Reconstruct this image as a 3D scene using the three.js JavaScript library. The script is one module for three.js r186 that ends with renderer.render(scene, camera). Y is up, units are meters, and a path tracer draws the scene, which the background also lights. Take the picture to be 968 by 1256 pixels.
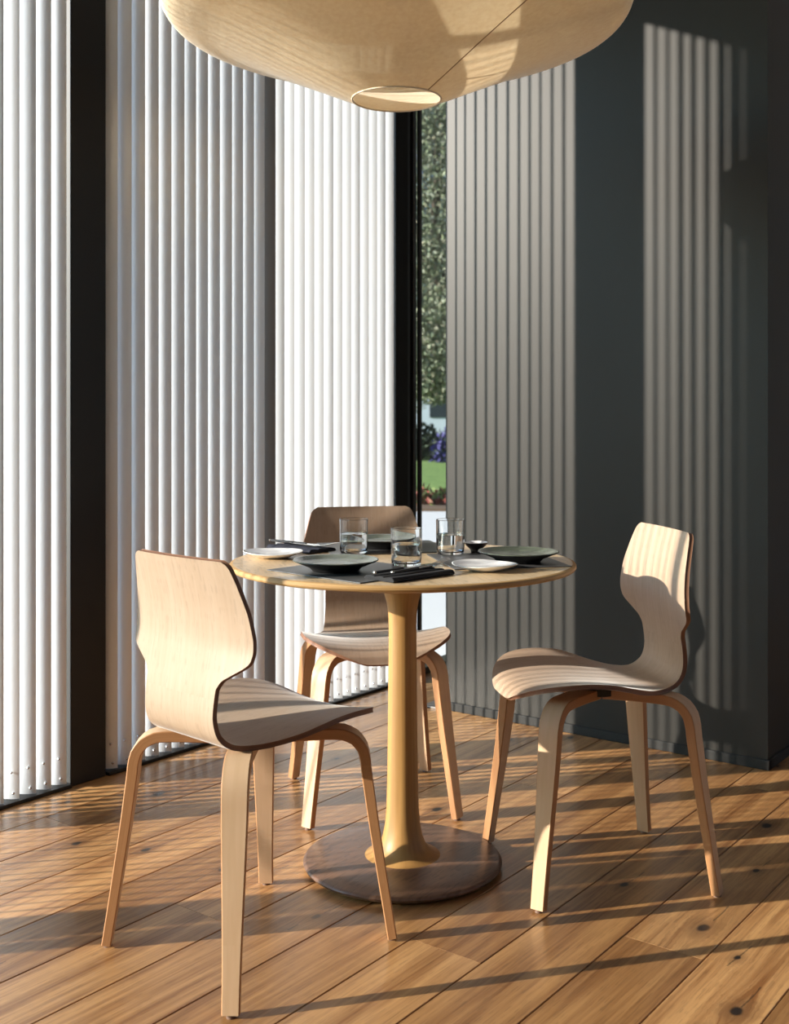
import * as THREE from 'three';
import { RoundedBoxGeometry } from 'three/addons/geometries/RoundedBoxGeometry.js';
import { Sky } from 'three/addons/objects/Sky.js';
import { mergeGeometries, toCreasedNormals } from 'three/addons/utils/BufferGeometryUtils.js';

// ---------------------------------------------------------------- camera, sky, sun, exposure
// World axes follow the room: x runs from the louvre wall into the room, -z runs along that wall away from the camera.
const scene = new THREE.Scene();
const EYE = new THREE.Vector3(2.769, 1.087, 0);
const camera = new THREE.PerspectiveCamera(48.79, 968 / 1256, 0.05, 400);
camera.position.copy(EYE);
camera.lookAt(EYE.x - 0.6018, EYE.y, -0.7986);
camera.focus = 2.6; camera.userData.fStop = 5.6;
camera.setViewOffset(968, 1256, 0, 116, 968, 1256);            // shifted lens: verticals stay vertical

const SUN_DIR = new THREE.Vector3(0.643, -0.2915, -0.766).normalize();   // the way the light travels
const sun = new THREE.DirectionalLight(new THREE.Color().setRGB(1.0, 0.91, 0.79), 10);
sun.target.position.set(1.5, 0.6, -2.5);
sun.position.copy(sun.target.position).addScaledVector(SUN_DIR, -16);
sun.castShadow = true;
sun.shadow.radius = 1;
sun.shadow.mapSize.set(4096, 4096);
Object.assign(sun.shadow.camera, { left: -6, right: 6, top: 5, bottom: -5, near: 1, far: 40 });
scene.add(sun, sun.target);

const sky = new Sky();
sky.scale.setScalar(300);
sky.material.uniforms.turbidity.value = 5;
sky.material.uniforms.rayleigh.value = 1.2;
sky.material.uniforms.mieCoefficient.value = 0.004;
sky.material.uniforms.mieDirectionalG.value = 0.75;
sky.material.uniforms.sunPosition.value.copy(SUN_DIR).negate();
scene.add(sky);
scene.backgroundIntensity = 0.5;

const renderer = new THREE.WebGLRenderer({ antialias: true });
renderer.toneMapping = THREE.LinearToneMapping;
renderer.toneMappingExposure = 1.03;
renderer.shadowMap.enabled = true;
renderer.shadowMap.type = THREE.PCFSoftShadowMap;

// ---------------------------------------------------------------- helpers
let seed = 7;
const rnd = () => { seed = (seed * 1664525 + 1013904223) >>> 0; return seed / 4294967296; };
const rr = (a, b) => a + (b - a) * rnd();
const lin = (r, g, b) => new THREE.Color().setRGB(r, g, b);
const taken = new Map();
const numbered = (n) => { const k = taken.get(n) ?? 0; taken.set(n, k + 1); return k ? n + '_' + String(k).padStart(3, '0') : n; };
const shade = (m) => { m.castShadow = true; m.receiveShadow = true; return m; };
function part(name, geo, mat, parent, label) {
  const m = shade(new THREE.Mesh(geo, mat)); m.name = name;
  if (label) m.userData.label = label;
  parent.add(m); return m;
}
function struct(name, geo, mat, label) {
  const m = shade(new THREE.Mesh(geo, mat)); m.name = name; m.userData.kind = 'structure';
  if (label) m.userData.label = label;
  scene.add(m); return m;
}
function thing(name, label, category, pos = [0, 0, 0], turn = 0, group) {
  const g = new THREE.Group(); g.name = numbered(name); g.position.set(...pos); g.rotation.y = turn;
  g.userData = { label, category }; if (group) g.userData.group = group;
  scene.add(g); return g;
}
function copyOf(root, label, pos, turn) {
  const c = root.clone(); c.name = numbered(root.name.replace(/_\d{3}$/, '')); c.userData = { ...root.userData, label };
  c.position.set(...pos); c.rotation.y = turn; scene.add(c); return c;
}
const span = (x0, x1, y0, y1, s0, s1) => {                      // a box by its limits; s is distance along the louvre wall (-z)
  const g = new THREE.BoxGeometry(x1 - x0, y1 - y0, s1 - s0);
  g.translate((x0 + x1) / 2, (y0 + y1) / 2, -(s0 + s1) / 2); return g;
};
const rspan = (x0, x1, y0, y1, s0, s1, r = 0.003) => {
  const g = new RoundedBoxGeometry(x1 - x0, y1 - y0, s1 - s0, 2, r);
  g.translate((x0 + x1) / 2, (y0 + y1) / 2, -(s0 + s1) / 2); return g;
};
const lathe = (pts, seg = 64) => new THREE.LatheGeometry(pts.map((p) => new THREE.Vector2(p[0], p[1])), seg);

// value noise
const hash = (x, y, k) => { let h = (x * 374761393 + y * 668265263 + k * 1442695041) | 0; h = Math.imul(h ^ (h >>> 13), 1274126177); return ((h ^ (h >>> 16)) >>> 0) / 4294967296; };
const noise = (x, y, k = 0) => {
  const i = Math.floor(x), j = Math.floor(y), u = x - i, v = y - j, a = u * u * (3 - 2 * u), b = v * v * (3 - 2 * v);
  return (hash(i, j, k) * (1 - a) + hash(i + 1, j, k) * a) * (1 - b) + (hash(i, j + 1, k) * (1 - a) + hash(i + 1, j + 1, k) * a) * b;
};
const fbm = (x, y, k = 0, o = 4) => { let s = 0, a = 0.5, t = 0; for (let i = 0; i < o; i++) { s += a * noise(x, y, k + i * 17); t += a; x *= 2; y *= 2; a *= 0.5; } return s / t; };
const clamp = (x, a = 0, b = 1) => Math.min(b, Math.max(a, x));
const smooth = (a, b, x) => { const t = clamp((x - a) / (b - a)); return t * t * (3 - 2 * t); };
function texture(w, h, fn, srgb = true) {                        // fn(u, v) gives linear 0..1 triple, stored as sRGB
  const d = new Uint8Array(w * h * 4), enc = (c) => Math.round(255 * (c <= 0.0031308 ? 12.92 * c : 1.055 * Math.pow(c, 1 / 2.4) - 0.055));
  for (let y = 0; y < h; y++) for (let x = 0; x < w; x++) {
    const c = fn((x + 0.5) / w, (y + 0.5) / h), i = (y * w + x) * 4;
    for (let k = 0; k < 3; k++) { const v = clamp(Array.isArray(c) ? c[k] : c); d[i + k] = srgb ? enc(v) : Math.round(255 * v); }
    d[i + 3] = 255;
  }
  const t = new THREE.DataTexture(d, w, h); t.wrapS = t.wrapT = THREE.RepeatWrapping; t.magFilter = THREE.LinearFilter; t.minFilter = THREE.LinearFilter;
  if (srgb) t.colorSpace = THREE.SRGBColorSpace; t.needsUpdate = true; return t;
}
const mix3 = (a, b, t) => [a[0] + (b[0] - a[0]) * t, a[1] + (b[1] - a[1]) * t, a[2] + (b[2] - a[2]) * t];
const std = (o) => new THREE.MeshStandardMaterial(o);
const phys = (o) => new THREE.MeshPhysicalMaterial(o);

// ---------------------------------------------------------------- materials
const wallTex = texture(256, 256, (u, v) => 0.93 + 0.07 * fbm(u * 24, v * 24, 3, 3));
const M = {
  darkWall: phys({ color: lin(0.028, 0.0268, 0.0242), roughness: 0.42, specularIntensity: 0.4, map: wallTex }),
  darkTrim: std({ color: lin(0.014, 0.014, 0.013), roughness: 0.75 }),
  blackSteel: std({ color: lin(0.012, 0.011, 0.010), roughness: 0.55 }),
  greyBar: std({ color: lin(0.2, 0.185, 0.17), roughness: 0.5, metalness: 0.2 }),
  frameSatin: std({ color: lin(0.16, 0.16, 0.16), roughness: 0.28, metalness: 0.9 }),
  fin: std({ color: lin(0.86, 0.88, 0.90), roughness: 0.36, metalness: 0.2 }),
  bolt: std({ color: lin(0.75, 0.75, 0.76), roughness: 0.25, metalness: 1 }),
  ceiling: std({ color: lin(0.72, 0.70, 0.67), roughness: 0.9 }),
  plaster: std({ color: lin(0.72, 0.69, 0.65), roughness: 0.9 }),
  subfloor: std({ color: lin(0.03, 0.018, 0.01), roughness: 0.95 }),
  pane: phys({ color: lin(0.97, 0.985, 0.98), roughness: 0, transmission: 1, thickness: 0, ior: 1.5 }),
  glass: phys({ color: lin(0.99, 1, 0.995), roughness: 0, transmission: 1, thickness: 0.02, ior: 1.48 }),
  water: phys({ color: lin(1, 1, 1), roughness: 0, transmission: 1, thickness: 0.03, ior: 1.33 }),
  blackGlaze: std({ color: lin(0.014, 0.013, 0.013), roughness: 0.5 }),
  whiteGlaze: phys({ color: lin(0.82, 0.82, 0.83), roughness: 0.22, clearcoat: 0.4, clearcoatRoughness: 0.1 }),
  mat: std({ color: lin(0.085, 0.085, 0.086), roughness: 0.36 }),
  napkin: std({ color: lin(0.012, 0.012, 0.015), roughness: 0.85 }),
  navyNapkin: std({ color: lin(0.012, 0.014, 0.028), roughness: 0.85 }),
  steel: std({ color: lin(0.6, 0.58, 0.55), roughness: 0.2, metalness: 1 }),
  blackHandle: std({ color: lin(0.02, 0.018, 0.018), roughness: 0.3 }),
  paving: std({ color: lin(0.8, 0.79, 0.77), roughness: 0.9 }),
  lawn: std({ color: lin(0.16, 0.26, 0.05), roughness: 1 }),
};
M.greenGlaze = phys({ roughness: 0.25, clearcoat: 0.3, map: texture(128, 128, (u, v) => mix3([0.035, 0.045, 0.032], [0.13, 0.15, 0.11], fbm(u * 9, v * 9, 41, 4))) });

// chair veneer: straight fine grain running up the shell (v in metres)
const veneerTex = texture(512, 512, (u, v) => {
  const g = fbm(u * 90, v * 5, 5, 3), b = fbm(u * 14, v * 1.5, 9, 3), p = smooth(0.72, 0.85, noise(u * 230, v * 26, 13));
  return mix3([0.42, 0.305, 0.22], [0.36, 0.248, 0.165], clamp(g * 0.75 + b * 0.5 - 0.25)).map((c) => c * (1 - 0.12 * p));
});
M.veneer = phys({ map: veneerTex, roughness: 0.52, specularIntensity: 0.7, sheen: 0.8, sheenColor: lin(1, 1, 1), sheenRoughness: 0.5 });
M.veneerEdge = std({ map: texture(64, 64, (u, v) => mix3([0.17, 0.075, 0.042], [0.25, 0.12, 0.066], noise(u * 3, v * 10, 3))), roughness: 0.6 });
const legGrain = (pale, dark) => texture(256, 512, (u, v) => mix3(pale, dark, clamp(fbm(u * 70, v * 5, 15, 3) * 0.9 + fbm(u * 12, v * 2, 19, 2) * 0.3 - 0.15)));
M.pad = std({ color: lin(0.16, 0.09, 0.06), roughness: 0.6 });
M.legFace = phys({ map: legGrain([0.66, 0.45, 0.285], [0.56, 0.36, 0.21]), roughness: 0.5, specularIntensity: 0.8 });
M.legSide = phys({ map: legGrain([0.48, 0.245, 0.11], [0.38, 0.175, 0.07]), roughness: 0.5, specularIntensity: 0.8 });
// table oak
const oakTex = texture(1024, 512, (u, v) => {
  const w = fbm(u * 3, v * 5, 21, 3), r = 0.5 + 0.5 * Math.sin((v * 26 + w * 9 + 0.8 * Math.sin(u * 4)) * 3.0), g = fbm(u * 10, v * 140, 23, 3), p = smooth(0.66, 0.82, noise(u * 40, v * 260, 27));
  return mix3([0.82, 0.60, 0.36], [0.64, 0.43, 0.225], clamp(r * 0.3 + g * 0.7 - 0.1)).map((c) => c * (1 - 0.25 * p));
});
M.oak = phys({ map: oakTex, roughness: 0.3, clearcoat: 0.35, clearcoatRoughness: 0.2 });
const edgeTex = texture(1024, 64, (u, v) => mix3([0.56, 0.345, 0.145], [0.42, 0.235, 0.085], fbm(u * 34, v * 9, 131, 3)));
M.oakEdge = phys({ map: edgeTex, roughness: 0.5 });
const postTex = texture(256, 512, (u, v) => mix3([0.47, 0.265, 0.085], [0.33, 0.165, 0.045], clamp(fbm(u * 60, v * 5, 31, 3) * 0.9 + fbm(u * 9, v * 2, 35, 2) * 0.3 - 0.15)));
M.post = phys({ map: postTex, roughness: 0.5, clearcoat: 0.08, clearcoatRoughness: 0.4 });
const baseTex = texture(512, 512, (u, v) => {
  const w = fbm(u * 4, v * 3, 51, 3), g = fbm(u * 90, v * 7, 53, 3), p = smooth(0.68, 0.8, noise(u * 160, v * 22, 55));
  return mix3([0.20, 0.108, 0.066], [0.10, 0.052, 0.031], clamp(g * 0.7 + w * 0.4 - 0.1)).map((c) => c * (1 - 0.35 * p));
});
M.baseWood = phys({ map: baseTex, roughness: 0.4, clearcoat: 0.3, clearcoatRoughness: 0.25 });

// ---------------------------------------------------------------- the setting
const WALL_TOP = 3.3, OPEN_TOP = 2.987, PANEL_S = 3.469;
const BACK = -2.8, FAR = 6.2, SIDE = 5.2;

// floor: every plank is its own piece
const floor = struct('floor', span(-0.02, SIDE, -0.12, -0.006, BACK, FAR), M.subfloor);
const PITCH = 0.174, PLANK_L = 2.06, knots = [
  [[0.55, 0.05, 0.010], [1.5, 0.12, 0.007]], [], [[0.31, 0.10, 0.015], [1.02, 0.12, 0.008]], [[1.2, 0.06, 0.009]],
  [[0.85, 0.12, 0.013], [0.25, 0.05, 0.006], [1.7, 0.08, 0.010]], [], [[1.45, 0.04, 0.012]], [[0.6, 0.09, 0.017], [1.32, 0.11, 0.009], [1.85, 0.05, 0.007]],
  [[0.817, 0.022, 0.013], [0.504, 0.103, 0.008], [0.136, 0.118, 0.013]], [[0.728, 0.122, 0.012], [0.62, 0.10, 0.008], [0.93, 0.05, 0.007]],   // the two boards whose knots can be placed
];
const plankMats = knots.map((ks, i) => {
  const map = texture(1536, 144, (u, v) => {
    let x = u * PLANK_L, y = v * PITCH, dark = 0, core = 0;
    for (const [kx, ky, r0] of ks) {
      const r = r0 * 1.25;
      const dx = (x - kx) / 1.7, dy = y - ky, d = Math.hypot(dx, dy) * (1 + 0.3 * (noise(x * 90, y * 90, 70 + i) - 0.5));
      y += Math.sign(dy || 1) * -r * 1.1 * Math.exp(-(d * d) / (r * r * 7));
      dark = Math.max(dark, 1 - smooth(r * 0.5, r * 3.2, d)); core = Math.max(core, 1 - smooth(r * 0.45, r * 0.95, d));
      const crack = Math.abs(dy - 0.006 * Math.sin(dx * 30)) < 0.0016 && Math.abs(dx) < r * 5 && noise(x * 14, 3, 90 + i) > 0.45 ? 0.6 : 0;
      core = Math.max(core, crack);
    }
    const w = fbm(x * 1.6, y * 9, 101 + i * 7, 3), cath = 0.5 + 0.5 * Math.sin((y * 120 + w * 13 + 2.2 * Math.cos((x - 1) * 1.5)) * 1.25);
    const g = fbm(x * 6, y * 210, 103 + i * 7, 4), m = fbm(x * 1.3, y * 24, 107 + i * 7, 3), pore = smooth(0.7, 0.84, noise(x * 30, y * 700, 109 + i));
    const t = clamp(0.10 + cath * 0.22 + (g - 0.5) * 1.0 + (m - 0.5) * 1.25 + 0.16);
    let c = mix3([0.62, 0.335, 0.135], [0.27, 0.112, 0.035], t);
    c = c.map((k) => k * (1 - 0.22 * pore));
    c = mix3(c, [0.16, 0.075, 0.03], dark * 0.6);
    return mix3(c, [0.022, 0.014, 0.01], core);
  });
  return [1.1, 0.92, 0.74].map((tone, k) => phys({ map, color: lin(tone, tone * (k === 2 ? 0.95 : 1), tone * (k === 2 ? 0.88 : 1)), roughness: 0.36, clearcoat: 0.45, clearcoatRoughness: 0.22 }));
});
{
  const geos = new Map();
  const plankGeo = (len) => {
    const key = len.toFixed(3);
    if (geos.has(key)) return geos.get(key);
    const w = PITCH - 0.0024, l = len - 0.0007, c = 0.0011, ce = 0.0002, h = 0.006;          // a board with a tiny bevel round its top
    const X = [[-w / 2, l / 2], [w / 2, l / 2], [w / 2, -l / 2], [-w / 2, -l / 2]], pos = [], uv = [];
    const ring = [[0, -h], [0, -c], [c, 0]].map(([inset, y]) => X.map(([x, z]) => [x - Math.sign(x) * inset, y, z - Math.sign(z) * Math.min(inset, ce)]));
    const put = (p) => { pos.push(...p); uv.push((l / 2 - p[2]) / PLANK_L, (p[0] + w / 2) / PITCH); };
    for (let k = 0; k < 2; k++) for (let i = 0; i < 4; i++) { const a = ring[k][i], b = ring[k][(i + 1) % 4], d = ring[k + 1][i], e = ring[k + 1][(i + 1) % 4]; [a, b, e, a, e, d].forEach(put); }
    const t = ring[2]; [t[0], t[1], t[2], t[0], t[2], t[3]].forEach(put);
    const g = new THREE.BufferGeometry(); g.setAttribute('position', new THREE.Float32BufferAttribute(pos, 3)); g.setAttribute('uv', new THREE.Float32BufferAttribute(uv, 2)); g.computeVertexNormals();
    geos.set(key, g); return g;
  };
  let n = 0;
  const ends = { 5: 1.72, 10: 2.18, 9: 3.28, 4: 0.9, 6: 2.9, 7: 1.2, 8: 1.9, 3: 3.4, 11: 1.3 };        // where the photograph shows (or leaves room for) a board end
  for (let row = 0; row < 30; row++) {
    const x0 = 0.162 + PITCH * (row - 1);
    if (x0 + PITCH > SIDE) break;
    const e = ends[row + 0] ?? rr(0, PLANK_L);
    let s = e; while (s > BACK) s -= PLANK_L;
    for (; s < FAR; s += PLANK_L) {
      const a = Math.max(s, BACK), b = Math.min(s + PLANK_L, FAR);
      if (b - a < 0.08) continue;
      const v = row === 10 && Math.abs(s - 2.18) < 0.01 ? 8 : row === 11 && Math.abs(s - 1.3) < 0.01 ? 9 : Math.floor(hash(row, Math.round(s * 10), 5) * 8), tone = Math.floor(hash(row, Math.round(s * 10), 11) * 3);
      const m = part('plank' + (n ? '_' + String(n).padStart(3, '0') : ''), plankGeo(b - a), plankMats[v][tone], floor); n++;
      m.position.set(x0 + PITCH / 2, 0, -(a + b) / 2);
    }
  }
  part('plank_' + String(n).padStart(3, '0'), span(-0.02, 0.162 - PITCH - 0.002, -0.006, 0, BACK, FAR), plankMats[1][0], floor);
}
struct('ceiling', span(-0.2, SIDE + 0.15, WALL_TOP, WALL_TOP + 0.15, BACK - 0.15, FAR + 0.15), M.ceiling);
struct('wall_back', span(-0.2, SIDE + 0.15, -0.12, WALL_TOP, BACK - 0.15, BACK), M.plaster);
struct('wall_far', span(1.595, SIDE + 0.15, -0.12, WALL_TOP, FAR, FAR + 0.15), M.plaster);
// side wall with the wide window that greys the far side of the partition
{
  const a = 1.6, b = 6.0, z0 = 0.7, z1 = 3.0;
  struct('wall_side', mergeGeometries([span(SIDE, SIDE + 0.15, -0.12, WALL_TOP, BACK, a), span(SIDE, SIDE + 0.15, -0.12, WALL_TOP, b, FAR), span(SIDE, SIDE + 0.15, -0.12, z0, a, b), span(SIDE, SIDE + 0.15, z1, WALL_TOP, a, b)]), M.plaster);
  struct('window_2', span(SIDE + 0.06, SIDE + 0.066, z0, z1, a, b), M.pane);
}
// the dark partition on the right
struct('wall_right', span(0.394, 1.595, 0, WALL_TOP, PANEL_S, PANEL_S + 1.4), M.darkWall);
struct('baseboard_right', mergeGeometries([rspan(0.392, 1.601, 0.0, 0.032, PANEL_S - 0.006, PANEL_S + 0.02), rspan(1.58, 1.601, 0.0, 0.032, PANEL_S, PANEL_S + 1.4)]), M.darkTrim);
struct('wall_end', span(-0.1, 0.394, -0.12, WALL_TOP, PANEL_S + 1.3, PANEL_S + 1.4), M.darkWall);
struct('trim_5', rspan(0.30, 0.394, 0.0, 0.008, PANEL_S - 0.02, PANEL_S + 0.06, 0.002), M.greyBar);

// louvre wall: lintel, posts, glazing beside it
struct('trim_6', span(-0.14, 0.03, OPEN_TOP, WALL_TOP, BACK, PANEL_S + 1.4), M.blackSteel);
struct('wall_left', span(-0.14, 0.03, -0.12, OPEN_TOP, BACK, -1.1), M.blackSteel);
struct('trim_1', rspan(-0.13, 0.012, 0, OPEN_TOP, 2.078, 2.206), M.blackSteel);
{ const t2 = struct('trim_2', new RoundedBoxGeometry(0.05, OPEN_TOP, 0.006, 2, 0.002).translate(0, OPEN_TOP / 2, 0), M.greyBar); t2.position.set(-0.006, 0, -2.938); t2.rotation.y = Math.atan2(0.766, 0.643); }
struct('trim_3', rspan(-0.09, 0.012, 0, OPEN_TOP, 3.669, 3.752), M.blackSteel);
struct('trim_4', rspan(-0.03, 0.012, 0, OPEN_TOP, 0.455, 0.485), M.blackSteel);
{
  const w = struct('window_1', span(-0.05, -0.044, 0.03, OPEN_TOP, 3.86, PANEL_S + 1.3), M.pane);
  for (const [a, b, x0, x1] of [[3.755, 3.790, -0.07, 0.0], [3.795, 3.828, -0.07, -0.012], [3.833, 3.868, -0.07, -0.024]]) part('window_frame', rspan(x0, x1, 0, OPEN_TOP, a, b, 0.012), M.frameSatin, w);
  const strip3 = M.frameSatin;
  for (const a of [3.757, 3.800, 3.846]) part('edge_strip', rspan(-0.012, 0.006, 0, OPEN_TOP, a, a + 0.014, 0.003), strip3, w);
  part('threshold', rspan(-0.08, 0.0, 0.0, 0.03, 3.868, PANEL_S + 1.3), M.frameSatin, w);
  const w3 = struct('window_3', span(-0.05, -0.044, 0.05, OPEN_TOP, -1.1, 0.45), M.pane);
  part('window_frame', rspan(-0.08, 0.0, 0.0, 0.05, -1.1, 0.45), M.blackSteel, w3);
}
// louvre screens: curved vertical fins set edge-on to the sun
const CHORD = 0.052;
function finGeo(sag, chord = CHORD) {
  const N = 10, th = 0.0013, h0 = 0.012, h1 = OPEN_TOP, pos = [], nor = [], idx = [];
  const pts = [...Array(N + 1).keys()].map((i) => { const a = (i / N - 0.5) * chord, t = 2 * a / chord; return [a, sag * (1 - t * t), -4 * sag * t / chord]; });
  const side = (o, sgn) => { const at = pos.length / 3; for (const [a, b, sl] of pts) { const l = Math.hypot(1, sl), nx = -sl / l, nb = 1 / l; for (const h of [h0, h1]) { pos.push(a + nx * th * o, h, b + nb * th * o); nor.push(nx * sgn, 0, nb * sgn); } }
    for (let i = 0; i < N; i++) { const k = at + i * 2; sgn > 0 ? idx.push(k, k + 2, k + 3, k, k + 3, k + 1) : idx.push(k, k + 3, k + 2, k, k + 1, k + 3); } };
  side(0.5, 1); side(-0.5, -1);
  const e = [0, N].map((i) => i * 2), M2 = (N + 1) * 2;
  for (const k of e) { const at = pos.length / 3, s = k ? 1 : -1; for (const q of [k, k + 1, M2 + k, M2 + k + 1]) { pos.push(pos[q * 3], pos[q * 3 + 1], pos[q * 3 + 2]); nor.push(s, 0, 0); } s > 0 ? idx.push(at, at + 2, at + 3, at, at + 3, at + 1) : idx.push(at, at + 3, at + 2, at, at + 1, at + 3); }
  const g = new THREE.BufferGeometry(); g.setAttribute('position', new THREE.Float32BufferAttribute(pos, 3)); g.setAttribute('normal', new THREE.Float32BufferAttribute(nor, 3)); g.setIndex(idx); return g;
}
const finShapes = [0.0022, 0.0034, 0.0046, 0.006].map((s) => finGeo(s));
const boltGeo = new THREE.SphereGeometry(0.0042, 10, 6);
// a fin's own x (its chord) is turned along the sun's way over the floor; its own z (the bulge) then faces the camera
const FIN_TURN = Math.atan2(0.766, 0.643);
function louvre(label, s0, s1, tilt, jitter, bow, shown) {
  const t = thing('louvre_screen', label, 'louvre screen', [0, 0, -s0], 0);
  const n = Math.round((s1 - s0) / 0.0545), p = (s1 - s0) / n;
  for (let i = 0; i < n; i++) {
    const s = (i + 0.5) * p + rr(-0.002, 0.002), extra = (typeof tilt === 'function' ? tilt(s0 + s) : tilt) + rr(-jitter, jitter);
    const f = part('fin', finShapes[Math.min(3, Math.floor(rnd() * 2 + bow))], M.fin, t);
    f.position.set(-0.012, 0, -s); f.rotation.y = FIN_TURN + extra;
    if (shown) for (const [a, y] of [[0.006, 0.088], [0.012, 0.03]]) { const b = part('bolt', boltGeo, M.bolt, f); b.position.set(a, y, 0.009); }
  }
  part('bottom_track', rspan(-0.04, 0.022, 0, 0.011, -(s1 - s0), 0).translate(0, 0, -(s1 - s0)), M.blackSteel, t);
  return t;
}
louvre('pale metal louvre screen at the left edge, left of the wide black post', 1.76, 2.076, (s) => (s > 1.9 ? -0.15 : -0.3), 0.03, 1.4, true);
louvre('metal louvre screen between the black post and the thin grey bar, behind the left chair', 2.21, 2.914, -0.07, 0.05, 2, true);
louvre('bright white louvre screen between the thin grey bar and the corner window frame', 2.964, 3.668, -0.30, 0.02, 0, true);
louvre('louvre screen beside the clear glazing, outside the left edge of the picture', 0.50, 1.756, (s) => (s > 1.7 ? 0.5 : s > 1.55 ? 0.74 : -0.02), 0.04, 0, false);

// ---------------------------------------------------------------- outside
struct('terrace', span(-40, -0.14, -0.3, -0.02, -40, 80), M.paving);
struct('terrace_side', span(SIDE + 0.15, 40, -0.3, -0.02, -40, 80), M.paving);
{
  const ANGLE = 37 * Math.PI / 180, spot = (X, d, y = -0.02) => [0.7986 * X - 0.6018 * d + 2.769, y, -(0.6018 * X + 0.7986 * d)];
  const strip = (name, X0, X1, d0, d1, y0, y1, m) => { const g = struct(name, new THREE.BoxGeometry(X1 - X0, y1 - y0, d1 - d0), m); g.position.set(...spot((X0 + X1) / 2, (d0 + d1) / 2, (y0 + y1) / 2)); g.rotation.y = ANGLE; return g; };
  const lawnTex = texture(256, 256, (u, v) => mix3([0.10, 0.20, 0.03], [0.27, 0.40, 0.09], fbm(u * 60, v * 60, 81, 4)));
  lawnTex.repeat.set(6, 6);
  strip('lawn', -9, 10, 15.6, 70, -0.02, 0.0, std({ map: lawnTex, roughness: 1 }));
  strip('flower_border_ground', -9, 10, 13.3, 15.6, -0.02, 0.01, std({ color: lin(0.16, 0.10, 0.06), roughness: 1 }));
  const leafGeo = (l, w) => { const g = new THREE.BufferGeometry(); g.setAttribute('position', new THREE.Float32BufferAttribute([0, 0, 0, w / 2, l * 0.45, 0.1 * l, 0, l, 0, -w / 2, l * 0.45, 0.1 * l], 3)); g.setIndex([0, 1, 2, 0, 2, 3]); g.computeVertexNormals(); return g; };
  const leafMat = std({ color: 0xffffff, roughness: 0.75, side: THREE.DoubleSide });
  const leaves = (name, parent, count, geo, where, tint) => {
    const m = shade(new THREE.InstancedMesh(geo, leafMat, count)), o = new THREE.Object3D(), c = new THREE.Color();
    for (let i = 0; i < count; i++) { where(o.position); o.rotation.set(rr(0, 6.3), rr(0, 6.3), rr(0, 6.3)); o.scale.setScalar(rr(0.6, 1.3)); o.updateMatrix(); m.setMatrixAt(i, o.matrix); m.setColorAt(i, tint(c)); }
    m.name = name; m.userData.kind = 'stuff'; parent.add(m);
  };
  const greens = [[0.13, 0.155, 0.085], [0.18, 0.21, 0.125], [0.26, 0.285, 0.19], [0.33, 0.34, 0.25], [0.23, 0.215, 0.15]];
  const tintOf = (set) => (c) => { const k = set[Math.floor(rnd() * set.length)], v = rr(0.75, 1.25); return c.setRGB(k[0] * v, k[1] * v, k[2] * v); };
  const bark = std({ color: lin(0.09, 0.07, 0.055), roughness: 1 });
  const tree = (label, X, d, clumps, count, set) => {
    const t = thing('tree', label, 'tree', spot(X, d)), tops = clumps.map(([x, y, z, r]) => [new THREE.Vector3(x, y, z), r]);
    const limbs = [new THREE.TubeGeometry(new THREE.CatmullRomCurve3([new THREE.Vector3(1.3, 0, -0.4), new THREE.Vector3(1.1, 1.4, -0.3), new THREE.Vector3(0.4, 2.8, 0)]), 12, 0.16, 8)];
    for (const [c] of tops) limbs.push(new THREE.TubeGeometry(new THREE.CatmullRomCurve3([new THREE.Vector3(0.55, 2.5, 0), c.clone().lerp(new THREE.Vector3(0, 3, 0), 0.5), c]), 8, 0.06, 6));
    part('trunk', mergeGeometries(limbs), bark, t);
    leaves('foliage', t, count, leafGeo(0.12, 0.055), (p) => { const [c, r] = tops[Math.floor(rnd() * tops.length)], k = Math.cbrt(rr(0.25, 1)) * r, a = rr(0, 6.283), y = rr(-1, 1), q = Math.sqrt(1 - y * y); p.set(c.x + k * q * Math.cos(a), c.y + k * y, c.z + k * q * Math.sin(a)); }, tintOf(set));
  };
  tree('grey green tree in the garden, seen through the narrow glass gap', 0.9, 25, [[0, 3.6, 0, 1.8], [-1.2, 4.6, 0.4, 1.7], [1.2, 4.4, -0.3, 1.8], [0.2, 6.0, 0.3, 1.9], [-0.9, 7.2, 0, 1.7], [1.0, 7.4, 0.4, 1.8], [0.1, 8.6, 0, 1.7], [-1.6, 3.2, 0.6, 1.2], [1.5, 2.9, 0.8, 1.2], [0.1, 2.5, 1.0, 1.1], [0.9, 2.2, 1.2, 0.8], [-0.7, 2.3, 1.1, 0.8]], 52000, greens);
  tree('darker tree standing behind the grey green one', 2.6, 36, [[0, 4.2, 0, 2.4], [-2, 5.2, 0, 2.3], [2, 5, 0, 2.3], [0, 7.5, 0, 2.6], [-1.5, 9.4, 0, 2.3], [1.6, 9.6, 0, 2.4], [0, 11.2, 0, 2.3], [-2.6, 3.2, 0, 1.9], [-3, 7, 0, 2.2]], 60000, greens.slice(0, 3));
  const bush = (name, label, X, d, w, h, count, set, geo) => { const t = thing(name, label, 'shrub', spot(X, d)); leaves('foliage', t, count, geo, (p) => { const a = rr(0, 6.283), r = Math.sqrt(rnd()); p.set(w * r * Math.cos(a), h * rnd() * (1 - 0.5 * r * r), w * r * Math.sin(a)); }, tintOf(set)); };
  bush('shrub', 'dark green shrub at the far edge of the lawn', 0.65, 29, 0.75, 0.95, 1500, [[0.02, 0.035, 0.02], [0.04, 0.06, 0.03]], leafGeo(0.16, 0.08));
  bush('flowering_shrub', 'shrub with violet blossom at the far edge of the lawn', 1.35, 27.5, 0.45, 0.85, 900, [[0.10, 0.09, 0.32], [0.06, 0.05, 0.2], [0.05, 0.07, 0.04]], leafGeo(0.14, 0.09));
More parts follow.
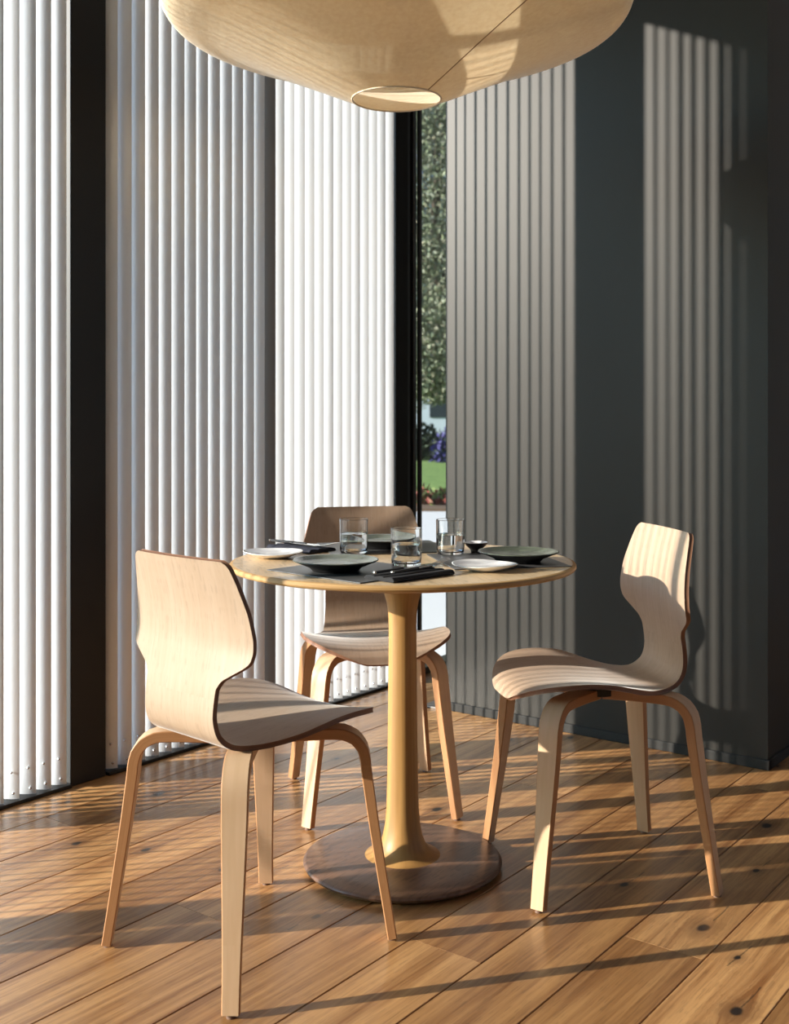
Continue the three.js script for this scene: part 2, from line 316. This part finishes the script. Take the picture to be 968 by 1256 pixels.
  for (let k = 0; k < 5; k++) bush('border_plant', ['red and green bedding plant, leftmost in the border along the lawn', 'low bedding plant at the left of the gap, by the terrace', 'low bedding plant in the middle of the glass gap', 'reddish bedding plant at the right of the gap', 'bedding plant at the right end of the border'][k], -0.3 + k * 0.36, 14.2 + 0.25 * Math.sin(k * 3), 0.26, 0.24, 260, [[0.30, 0.08, 0.06], [0.35, 0.18, 0.12], [0.13, 0.2, 0.05], [0.25, 0.32, 0.10]], leafGeo(0.11, 0.05));
  // a bollard lamp (off by day) outside the glazing: its shadow darkens a band of the floor on the right
  const bo = thing('bollard', 'slim round garden bollard outside the glazing, left of the picture', 'bollard', [-0.25, -0.02, -0.32]);
  part('post', new THREE.CylinderGeometry(0.06, 0.06, 0.84, 32).translate(0, 0.42, 0), std({ color: lin(0.06, 0.06, 0.06), roughness: 0.6 }), bo);
  part('lens', new THREE.CylinderGeometry(0.052, 0.052, 0.1, 32).translate(0, 0.89, 0), std({ color: lin(0.5, 0.5, 0.48), roughness: 0.5 }), bo);
  part('cap', new THREE.CylinderGeometry(0.06, 0.06, 0.05, 32).translate(0, 0.965, 0), std({ color: lin(0.06, 0.06, 0.06), roughness: 0.6 }), bo);
  // pale house far behind the trees
  const h = thing('garden_house', 'pale house far behind the trees', 'house', spot(2.6, 62), ANGLE), wall = std({ color: lin(0.55, 0.60, 0.68), roughness: 0.9 });
  part('wall', new THREE.BoxGeometry(9, 3.4, 5).translate(0, 1.7, 0), wall, h);
  part('roof', new THREE.CylinderGeometry(0.3, 4, 1.6, 4, 1).rotateY(Math.PI / 4).scale(1.75, 1, 1).translate(0, 4.2, 0), std({ color: lin(0.12, 0.07, 0.05), roughness: 0.9 }), h);
  for (let k = 0; k < 3; k++) part('window', new THREE.BoxGeometry(1.1, 1.2, 0.1).translate(-2.8 + k * 2.6, 1.7, 2.51), std({ color: lin(0.03, 0.04, 0.05), roughness: 0.15 }), h);
}

// ---------------------------------------------------------------- table and chairs
const ANG = 37 * Math.PI / 180;
const place = (X, d) => [0.7986 * X - 0.6018 * d + 2.769, -(0.6018 * X + 0.7986 * d)];        // camera-level offset (right, ahead) to floor x, z

const TX = place(0.0196, 2.744);
{
  const t = thing('round_table', 'round oak pedestal table laid with dark plates and water glasses', 'table', [TX[0], 0, TX[1]]);
  const planar = (g) => { const p = g.attributes.position, uv = g.attributes.uv; for (let i = 0; i < p.count; i++) uv.setXY(i, 0.5 + p.getX(i) * 0.8 + p.getZ(i) * 0.6, 0.5 - p.getX(i) * 0.6 + p.getZ(i) * 0.8); return g; };
  const top = part('tabletop', planar(lathe([[0.409, 0.7398], [0.405, 0.74], [0, 0.74]], 128)), M.oak, t);
  part('table_edge', toCreasedNormals(lathe([[0, 0.7], [0.1, 0.7], [0.30, 0.706], [0.40, 0.7225], [0.4145, 0.7265], [0.4175, 0.7305], [0.4175, 0.7355], [0.4155, 0.7382], [0.409, 0.7398]], 128), 0.6), M.oakEdge, top);
  part('pedestal', lathe([[0.07, 0.702], [0.058, 0.69], [0.047, 0.667], [0.039, 0.64], [0.0350, 0.615], [0.0338, 0.58], [0.0342, 0.5], [0.0352, 0.4], [0.0362, 0.3], [0.0378, 0.2], [0.0395, 0.14], [0.043, 0.10], [0.0485, 0.072], [0.056, 0.052], [0.066, 0.04], [0.078, 0.0315], [0.092, 0.0265]].reverse(), 64), M.post, t);
  const b = toCreasedNormals(lathe([[0, 0.002], [0.215, 0.002], [0.234, 0.006], [0.2395, 0.0105], [0.241, 0.0145], [0.239, 0.018], [0.233, 0.0205], [0.18, 0.0235], [0.12, 0.0262], [0, 0.028]], 128), 0.7);
  const bp = b.attributes.position, bu = b.attributes.uv; for (let i = 0; i < bp.count; i++) bu.setXY(i, bp.getX(i) * 1.6, bp.getZ(i) * 1.6);
  part('base', b, M.baseWood, t, 'darker brown round base disc');
}

// chair: one bent plywood shell (split at the bend into seat and backrest) on four bent legs
function shellParts() {
  const prof = new THREE.CatmullRomCurve3([[0.236, 0.430], [0.228, 0.442], [0.208, 0.454], [0.17, 0.4615], [0.10, 0.464], [0.03, 0.460], [-0.04, 0.4535], [-0.10, 0.4505], [-0.14, 0.4565], [-0.167, 0.477], [-0.1775, 0.51], [-0.176, 0.555], [-0.168, 0.61], [-0.162, 0.66], [-0.165, 0.715], [-0.176, 0.77], [-0.188, 0.8176]].map(([f, z]) => new THREE.Vector3(0, z, -f)), false, 'catmullrom', 0.5);
  const R = 150, C = 22, T = 0.0105, rows = [];
  const halfW = (f, z, up) => {
    if (!up) {
      if (f > 0.08) return 0.206 * Math.pow(Math.max(0, 1 - Math.pow((f - 0.08) / 0.1575, 2.7)), 1 / 2.5) + 0.0;
      return 0.206 - (0.206 - 0.112) * smooth(0.04, -0.175, f);
    }
    const k = [[0.44, 0.125], [0.48, 0.1135], [0.52, 0.110], [0.572, 0.111], [0.588, 0.122], [0.618, 0.175], [0.628, 0.1855], [0.645, 0.189], [0.67, 0.188], [0.72, 0.178], [0.78, 0.161], [0.804, 0.1525], [0.812, 0.146], [0.8165, 0.135], [0.83, 0.13]];
    for (let i = 1; i < k.length; i++) if (z <= k[i][0]) { const t = (z - k[i - 1][0]) / (k[i][0] - k[i - 1][0]); return k[i - 1][1] + (k[i][1] - k[i - 1][1]) * t; }
    return 0.13;
  };
  const ts = [...Array(R + 1).keys()].map((i) => i / R);
  ts.unshift(); ts.splice(1, 0, 0.0012, 0.0035, 0.007);
  let bend = 0;
  ts.forEach((t, i) => {
    const c = prof.getPointAt(t), f = -c.z, z = c.y, up = f < -0.12 && z > 0.455;
    if (f > -0.15 && !bend) bend = 0; if (!bend && f < -0.163) bend = i;
    const w = Math.max(0.035, up ? halfW(f, z, true) : halfW(f, z, false));
    const row = [];
    for (let j = 0; j <= C; j++) {
      const l = w * (2 * j / C - 1), q = l / 0.2;
      const dish = 0.024 * smooth(-0.15, 0.06, f) * (up ? 0 : 1), back = 0.018 * smooth(0.5, 0.66, z) * (up ? 1 : 0);
      row.push(new THREE.Vector3(l, z + dish * q * q, -(f + back * q * q * 1.1)));
    }
    rows.push(row);
  });
  const n = rows.length, nrm = rows.map((row, i) => row.map((p, j) => {
    const a = rows[Math.min(n - 1, i + 1)][j].clone().sub(rows[Math.max(0, i - 1)][j]), b = row[Math.min(C, j + 1)].clone().sub(row[Math.max(0, j - 1)]);
    return b.cross(a).normalize();                                   // towards the sitter
  }));
  // across the strong curve of the plan outline the row tangent is not the surface tangent, so take the middle row's normal as a guide there
  const len = [0]; for (let i = 1; i < n; i++) len.push(len[i - 1] + rows[i][C / 2].distanceTo(rows[i - 1][C / 2]));
  const build = (i0, i1) => {
    const pos = [], nor = [], uv = [], idx = [], epos = [], euv = [], eidx = [];
    for (const side of [1, -1]) {
      const at = pos.length / 3;
      for (let i = i0; i <= i1; i++) for (let j = 0; j <= C; j++) {
        const p = rows[i][j], m = nrm[i][j]; pos.push(p.x + m.x * side * T / 2, p.y + m.y * side * T / 2, p.z + m.z * side * T / 2); nor.push(m.x * side, m.y * side, m.z * side); uv.push(p.x * 2 + 0.5 + (side > 0 ? 0 : 0.37), len[i] * 2);
      }
      for (let i = 0; i < i1 - i0; i++) for (let j = 0; j < C; j++) { const a = at + i * (C + 1) + j, b = a + 1, c = a + C + 1, d = c + 1; side > 0 ? idx.push(a, b, d, a, d, c) : idx.push(a, d, b, a, c, d); }
    }
    // edge band around the outline of this part (not along the bend)
    const path = [];
    for (let i = i0; i <= i1; i++) path.push([i, 0]);
    if (i1 === n - 1) for (let j = 1; j <= C; j++) path.push([i1, j]); 
    const right = []; for (let i = i1; i >= i0; i--) right.push([i, C]);
    if (i0 === 0) { for (let j = C - 1; j >= 0; j--) right.push([0, j]); }
    const strip = (pp) => {
      let L = 0;
      for (let k = 0; k < pp.length; k++) {
        const [i, j] = pp[k], p = rows[i][j], m = nrm[i][j], at = epos.length / 3; if (k) { const [a, b] = pp[k - 1]; L += p.distanceTo(rows[a][b]); }
        const prev = pp[Math.max(0, k - 1)], next = pp[Math.min(pp.length - 1, k + 1)], tan = rows[next[0]][next[1]].clone().sub(rows[prev[0]][prev[1]]).normalize(), out = tan.cross(m).normalize();
        for (const [s, o] of [[-0.5, 0], [-0.3, 0.0012], [0.3, 0.0012], [0.5, 0]]) { epos.push(p.x + m.x * T * s + out.x * o, p.y + m.y * T * s + out.y * o, p.z + m.z * T * s + out.z * o); euv.push(L * 4, s); }
        if (k) for (let q = 0; q < 3; q++) { const b = at - 4 + q; eidx.push(b, b + 4, b + 5, b, b + 5, b + 1); }
      }
    };
    // walked so that `out` points away from the shell
    strip(i1 === n - 1 ? [...path, ...right.slice(1)] : path.slice().concat([])); if (i1 !== n - 1) strip(right);
    const g = new THREE.BufferGeometry(); g.setAttribute('position', new THREE.Float32BufferAttribute(pos, 3)); g.setAttribute('normal', new THREE.Float32BufferAttribute(nor, 3)); g.setAttribute('uv', new THREE.Float32BufferAttribute(uv, 2)); g.setIndex(idx);
    const e = new THREE.BufferGeometry(); e.setAttribute('position', new THREE.Float32BufferAttribute(epos, 3)); e.setAttribute('uv', new THREE.Float32BufferAttribute(euv, 2)); e.setIndex(eidx); e.computeVertexNormals();
    return [g, e];
  };
  return { seat: build(0, bend), back: build(bend, n - 1) };
}
function legGeo() {
  // path in the diagonal plane: r outwards, y up
  const pts = [[0.025, 0.428], [0.10, 0.4325], [0.165, 0.4345], [0.193, 0.4325], [0.2155, 0.422], [0.231, 0.403], [0.2375, 0.378], [0.2405, 0.35], [0.256, 0.24], [0.275, 0.12], [0.2935, 0.006]];
  const cv = new THREE.CatmullRomCurve3(pts.map(([r, y]) => new THREE.Vector3(r, y, 0)), false, 'catmullrom', 0.35), N = 48, pos = [], uv = [], idx = [], edge = [], sec = 8;
  let L = 0, last;
  for (let i = 0; i <= N; i++) {
    const u = i / N, p = cv.getPointAt(u), t = cv.getTangentAt(u), nn = new THREE.Vector3(-t.y, t.x, 0);         // nn: outer face of the bend
    if (last) L += p.distanceTo(last); last = p;
    const down = smooth(0.30, 1, u), w = (0.051 - 0.018 * down) / 2, th = (0.0225 - 0.003 * down) / 2, c = 0.0018;
    const s = [[-w + c, th], [w - c, th], [w, th - c], [w, -th + c], [w - c, -th], [-w + c, -th], [-w, -th + c], [-w, th - c]];
    for (const [a, b] of s) { pos.push(p.x + nn.x * b, p.y + nn.y * b, a); uv.push(a * 2 + 0.3 + (b > 0 ? 0 : 0.2) , L * 2); }
    if (i) for (let k = 0; k < sec; k++) { const a = (i - 1) * sec + k, b = (i - 1) * sec + (k + 1) % sec; (k % 4 === 0 ? idx : edge).push(a, b, b + sec, a, b + sec, a + sec); }
  }
  const broad = idx.length; idx.push(...edge);
  for (let k = 1; k < sec - 1; k++) { idx.push(0, k + 1, k); const o = N * sec; idx.push(o, o + k, o + k + 1); }
  const g = new THREE.BufferGeometry(); g.setAttribute('position', new THREE.Float32BufferAttribute(pos, 3)); g.setAttribute('uv', new THREE.Float32BufferAttribute(uv, 2)); g.setIndex(idx);
  const out = toCreasedNormals(g, 0.5); out.clearGroups(); out.addGroup(0, broad, 0); out.addGroup(broad, idx.length - broad, 1);
  return out;
}
function makeChair(label) {
  const t = thing('dining_chair', label, 'chair');
  t.userData.group = 'bent plywood chairs around the table';
  const sh = shellParts();
  const seat = part('seat', sh.seat[0], M.veneer, t), back = part('backrest', sh.back[0], M.veneer, t);
  part('edge_band', sh.seat[1], M.veneerEdge, seat, 'reddish brown plywood edge'); part('edge_band', sh.back[1], M.veneerEdge, back, 'reddish brown plywood edge');
  const lg = legGeo(), pad = new THREE.CylinderGeometry(0.008, 0.009, 0.007, 16);
  for (const [sx, sz] of [[1, 1], [1, -1], [-1, 1], [-1, -1]]) {
    const l = part('leg', lg, [M.legFace, M.legSide], t);
    l.rotation.y = Math.atan2(-sz * 0.213, sx * 0.203);
    const p = part('foot_pad', pad, M.pad, l); p.position.set(0.2925, 0.0035, 0);
  }
  part('seat_mount', new THREE.CylinderGeometry(0.055, 0.055, 0.02, 32).translate(0, 0.4365, 0), M.blackSteel, t);
  return t;
}
const chairAt = (X, d, heading) => { const [x, z] = place(X, d); return [[x, 0, z], -(heading - ANG)]; };
const chairA = makeChair('plywood chair in the left foreground, its sunlit back turned to the viewer');
{ const [p, r] = chairAt(-0.298, 2.3385, 0.756); chairA.position.set(...p); chairA.rotation.y = r; }
copyOf(chairA, 'plywood chair on the right by the dark wall, striped sunlight on its backrest', ...chairAt(0.486, 2.721, -1.766));
copyOf(chairA, 'plywood chair behind the table in front of the white louvres', ...chairAt(-0.0667, 3.2237, 2.965));

// ---------------------------------------------------------------- pendant lamp
{
  const [x, z] = place(0.005, 2.744);
  const t = thing('pendant_lamp', 'wide tan parchment pendant lamp hanging over the round table', 'lamp', [x, 0, z]);
  const paper = texture(512, 512, (u, v) => mix3([0.93, 0.77, 0.52], [0.81, 0.62, 0.375], clamp(fbm(u * 60, v * 60, 61, 4) * 1.1 - 0.1 + 0.25 * (fbm(u * 12, v * 12, 67, 3) - 0.5))));
  const shadeMat = phys({ map: paper, roughness: 0.9, transmission: 0.42, thickness: 0, side: THREE.DoubleSide });
  const prof = [[0.108, 1.860], [0.18, 1.891], [0.25, 1.922], [0.36, 1.969], [0.44, 2.001], [0.50, 2.022], [0.54, 2.041], [0.561, 2.064], [0.572, 2.098]];
  const curve = new THREE.SplineCurve(prof.map((p) => new THREE.Vector2(...p)));
  const g = new THREE.LatheGeometry(curve.getPoints(60), 128), p = g.attributes.position, uv = g.attributes.uv;
  for (let i = 0; i < uv.count; i++) { const a = Math.atan2(p.getZ(i), p.getX(i)), r = Math.hypot(p.getX(i), p.getZ(i)); uv.setXY(i, r * Math.cos(a) * 2, r * Math.sin(a) * 2 + p.getY(i)); }
  const shadeMesh = part('lamp_shade', g, shadeMat, t);
  const rim = new THREE.TorusGeometry(0.108, 0.0022, 8, 96).rotateX(Math.PI / 2).translate(0, 1.860, 0);
  part('rim_ring', rim, std({ color: lin(0.7, 0.58, 0.42), roughness: 0.7 }), shadeMesh);
  // seam: a thin overlap running up the shade
  const sa = 0.175, pts = curve.getPoints(40).map((q) => new THREE.Vector3(q.x * Math.cos(sa), q.y, q.x * Math.sin(sa)));
  part('seam', new THREE.TubeGeometry(new THREE.CatmullRomCurve3(pts), 60, 0.0014, 6), std({ color: lin(0.36, 0.23, 0.12), roughness: 0.9 }), shadeMesh);
  const lid = new THREE.LatheGeometry([[0.572, 2.175], [0.55, 2.195], [0.40, 2.225], [0.20, 2.25], [0.03, 2.262]].map((q) => new THREE.Vector2(...q)), 96);
  part('upper_shade', lid, shadeMat, t);
  part('cord', new THREE.CylinderGeometry(0.003, 0.003, WALL_TOP - 2.2, 10).translate(0, (WALL_TOP + 2.2) / 2, 0), M.blackSteel, t);
  part('socket', new THREE.CylinderGeometry(0.022, 0.026, 0.08, 24).translate(0, 2.2, 0), M.blackSteel, t);
  const bars = []; for (let k = 0; k < 3; k++) bars.push(new THREE.CylinderGeometry(0.0025, 0.0025, 1.144, 8).rotateZ(Math.PI / 2).rotateY(k * Math.PI / 3).translate(0, 2.097, 0));
  part('spider_frame', mergeGeometries(bars), M.blackSteel, t);
}

// ---------------------------------------------------------------- tableware
const onTable = (px, py, y = 0.74) => { const d = 1385 * (1.087 - y) / (py - 512); return place((px - 484) / 1385 * d, d); };
function mat(label, X, d, heading, w, l) {
  const [x, z] = place(X, d), t = thing('placemat', label, 'placemat', [x, 0.7402, z], -(heading - ANG), 'dark placemats on the table');
  part('sheet', new RoundedBoxGeometry(w, 0.0025, l, 2, 0.0011).translate(0, 0.00125, 0), M.mat, t); return t;
}
mat('dark grey placemat under the front plate, facing the left chair', -0.088, 2.552, 0.756, 0.30, 0.27);
mat('dark grey placemat reaching the right rim of the table, under the green plate', 0.246, 2.732, -1.766, 0.29, 0.28);
mat('dark grey placemat at the far side of the table, before the rear chair', -0.03, 3.005, 2.932, 0.32, 0.27);

const plateGeoOut = lathe([[0, 0.0], [0.050, 0.0], [0.054, 0.003], [0.060, 0.009], [0.078, 0.0165], [0.0925, 0.022], [0.0965, 0.0245]], 72);
const plateGeoIn = lathe([[0.0965, 0.0245], [0.0955, 0.0265], [0.092, 0.0258], [0.078, 0.0205], [0.062, 0.0145], [0.0, 0.0125]], 72);
for (const [label, X, d] of [
  ['dark stoneware plate with a pale rim on the front left placemat', -0.132, 2.535],
  ['olive green stoneware plate with a black underside at the right rim', 0.296, 2.695],
  ['dark stoneware plate at the far side, partly behind the glasses', -0.03, 2.985]]) {
  const [x, z] = place(X, d), t = thing('stoneware_plate', label, 'plate', [x, 0.7428, z], rr(0, 6), 'dark stoneware plates on the placemats');
  part('underside', plateGeoOut, M.blackGlaze, t); part('glazed_face', plateGeoIn, M.greenGlaze, t);
}
function organic(geo, k) { const p = geo.attributes.position; for (let i = 0; i < p.count; i++) { const a = Math.atan2(p.getZ(i), p.getX(i)), s = 1 + 0.04 * Math.sin(2 * a + k) + 0.025 * Math.sin(3 * a + k * 2); p.setX(i, p.getX(i) * s); p.setZ(i, p.getZ(i) * s); p.setY(i, p.getY(i) * (1 + 0.12 * Math.sin(2 * a + k * 3))); } geo.computeVertexNormals(); return geo; }
for (const [label, px, py, k, r] of [['small white side plate at the left rim of the table', 335, 683.5, 1, 1.04], ['small white side plate at the front right of the table', 595, 699.5, 2.4, 1]]) {
  const [x, z] = onTable(px, py), t = thing('side_plate', label, 'plate', [x, 0.7405, z], 0, 'small white side plates');
  part('dish', organic(lathe([[0, 0], [0.036, 0], [0.042, 0.002], [0.062, 0.009], [0.0715, 0.0135], [0.0725, 0.0152], [0.0705, 0.0155], [0.060, 0.0115], [0.040, 0.006], [0, 0.0048]].map(([a, b]) => [a * r, b]), 72), k), M.whiteGlaze, t);
}
{
  const [x, z] = place(0.208, 2.885), t = thing('sauce_bowl', 'tiny bowl, white inside and black outside, behind the right glass', 'bowl', [x, 0.7405, z]);
  part('outside', lathe([[0, 0], [0.013, 0], [0.013, 0.006], [0.016, 0.011], [0.026, 0.020], [0.0305, 0.0275]], 48), M.blackGlaze, t);
  part('inside', lathe([[0.0305, 0.0275], [0.029, 0.0285], [0.0255, 0.0225], [0.014, 0.014], [0, 0.012]], 48), M.whiteGlaze, t);
}
const glassGeo = lathe([[0, 0.0], [0.029, 0.0], [0.0325, 0.0025], [0.0345, 0.007], [0.0358, 0.02], [0.0362, 0.088], [0.0357, 0.0892], [0.0350, 0.088], [0.0346, 0.022], [0.0332, 0.012], [0.030, 0.0088], [0, 0.0075]], 64);
const waterGeo = lathe([[0, 0.0078], [0.0298, 0.0091], [0.0329, 0.0122], [0.0343, 0.022], [0.0345, 0.052], [0.0340, 0.0512], [0, 0.0510]], 64);
for (const [label, px, py, w] of [['water glass at the back left, in front of the far plate', 434, 679.5, 1], ['water glass nearest the front, beside the black napkin', 498.5, 694.5, 1], ['water glass on the right, before the tiny bowl', 552.5, 680.5, 1]]) {
  const [x, z] = onTable(px, py), t = thing('water_glass', label, 'glass', [x, 0.7403, z], 0, 'clear tumblers on the table');
  part('tumbler', glassGeo, M.glass, t); if (w) part('water', waterGeo, M.water, t);
}
// folded napkins with cutlery
function napkin(label, X, d, heading, m, w, l) {
  const [x, z] = place(X, d), t = thing('napkin', label, 'napkin', [x, 0.7405, z], -(heading - ANG), 'folded dark napkins');
  const s = new THREE.Shape(); s.moveTo(-w / 2, 0.0005); s.lineTo(w / 2, 0.0005); s.quadraticCurveTo(w / 2 + 0.004, 0.003, w / 2, 0.006);
  for (let k = 3; k > 0; k--) { const a = -w / 2 + w * (k - 1) / 3, b = -w / 2 + w * k / 3; s.bezierCurveTo(b - w * 0.03, 0.0095, b - w * 0.1, 0.0095, a + w * 0.08, 0.0075); s.lineTo(a + 0.001, 0.006); }
  s.quadraticCurveTo(-w / 2 - 0.004, 0.003, -w / 2, 0.0005);
  part('cloth', new THREE.ExtrudeGeometry(s, { depth: l, bevelEnabled: true, bevelSize: 0.0012, bevelThickness: 0.0012, bevelSegments: 2, curveSegments: 8 }).translate(0, 0.001, -l / 2), m, t);
  return t;
}
napkin('folded black napkin holding cutlery at the front of the table', 0.034, 2.455, 0.80, M.napkin, 0.085, 0.185);
napkin('folded navy napkin holding cutlery at the back left of the table', -0.245, 2.955, 2.35, M.navyNapkin, 0.085, 0.17);
const handleGeo = new THREE.CapsuleGeometry(0.0042, 0.085, 4, 12).rotateX(Math.PI / 2).scale(1.25, 0.8, 1);
const capGeo = new THREE.SphereGeometry(0.0046, 12, 8).scale(1.2, 0.8, 0.7);
function cutlery(kind, label, X, d, y, heading) {
  const [x, z] = place(X, d), t = thing(kind, label, kind, [x, y, z], -(heading - ANG));
  part('handle', handleGeo, M.blackHandle, t).position.z = 0.05; part('end_cap', capGeo, M.steel, t).position.z = 0.097;
  if (kind === 'fork') {
    const g = [new THREE.CylinderGeometry(0.0018, 0.0024, 0.05, 8).rotateX(Math.PI / 2).translate(0, 0, -0.02), new RoundedBoxGeometry(0.022, 0.0016, 0.022, 2, 0.0007).rotateX(0.14).translate(0, 0.0015, -0.055)];
    for (let k = 0; k < 4; k++) g.push(new THREE.CylinderGeometry(0.0008, 0.0013, 0.04, 6).rotateX(-Math.PI / 2).rotateX(0.2).translate(-0.0085 + k * 0.00567, 0.0065, -0.084));
    part('tines', mergeGeometries(g.map((q) => { const r = q.index ? q.toNonIndexed() : q; return r; })), M.steel, t);
  } else {
    part('blade', new RoundedBoxGeometry(0.013, 0.0014, 0.1, 2, 0.0006).translate(0, 0, -0.048), M.steel, t);
  }
  return t;
}
cutlery('fork', 'fork with black handle lying on the black front napkin', 0.055, 2.475, 0.7575, 0.66);
cutlery('knife', 'knife with black handle lying on the black front napkin', 0.022, 2.47, 0.7575, 0.72);
cutlery('fork', 'fork lying on the navy napkin at the back left', -0.225, 2.94, 0.7575, 2.30);
cutlery('knife', 'knife lying on the navy napkin at the back left', -0.265, 2.965, 0.7575, 2.36);

renderer.render(scene, camera);
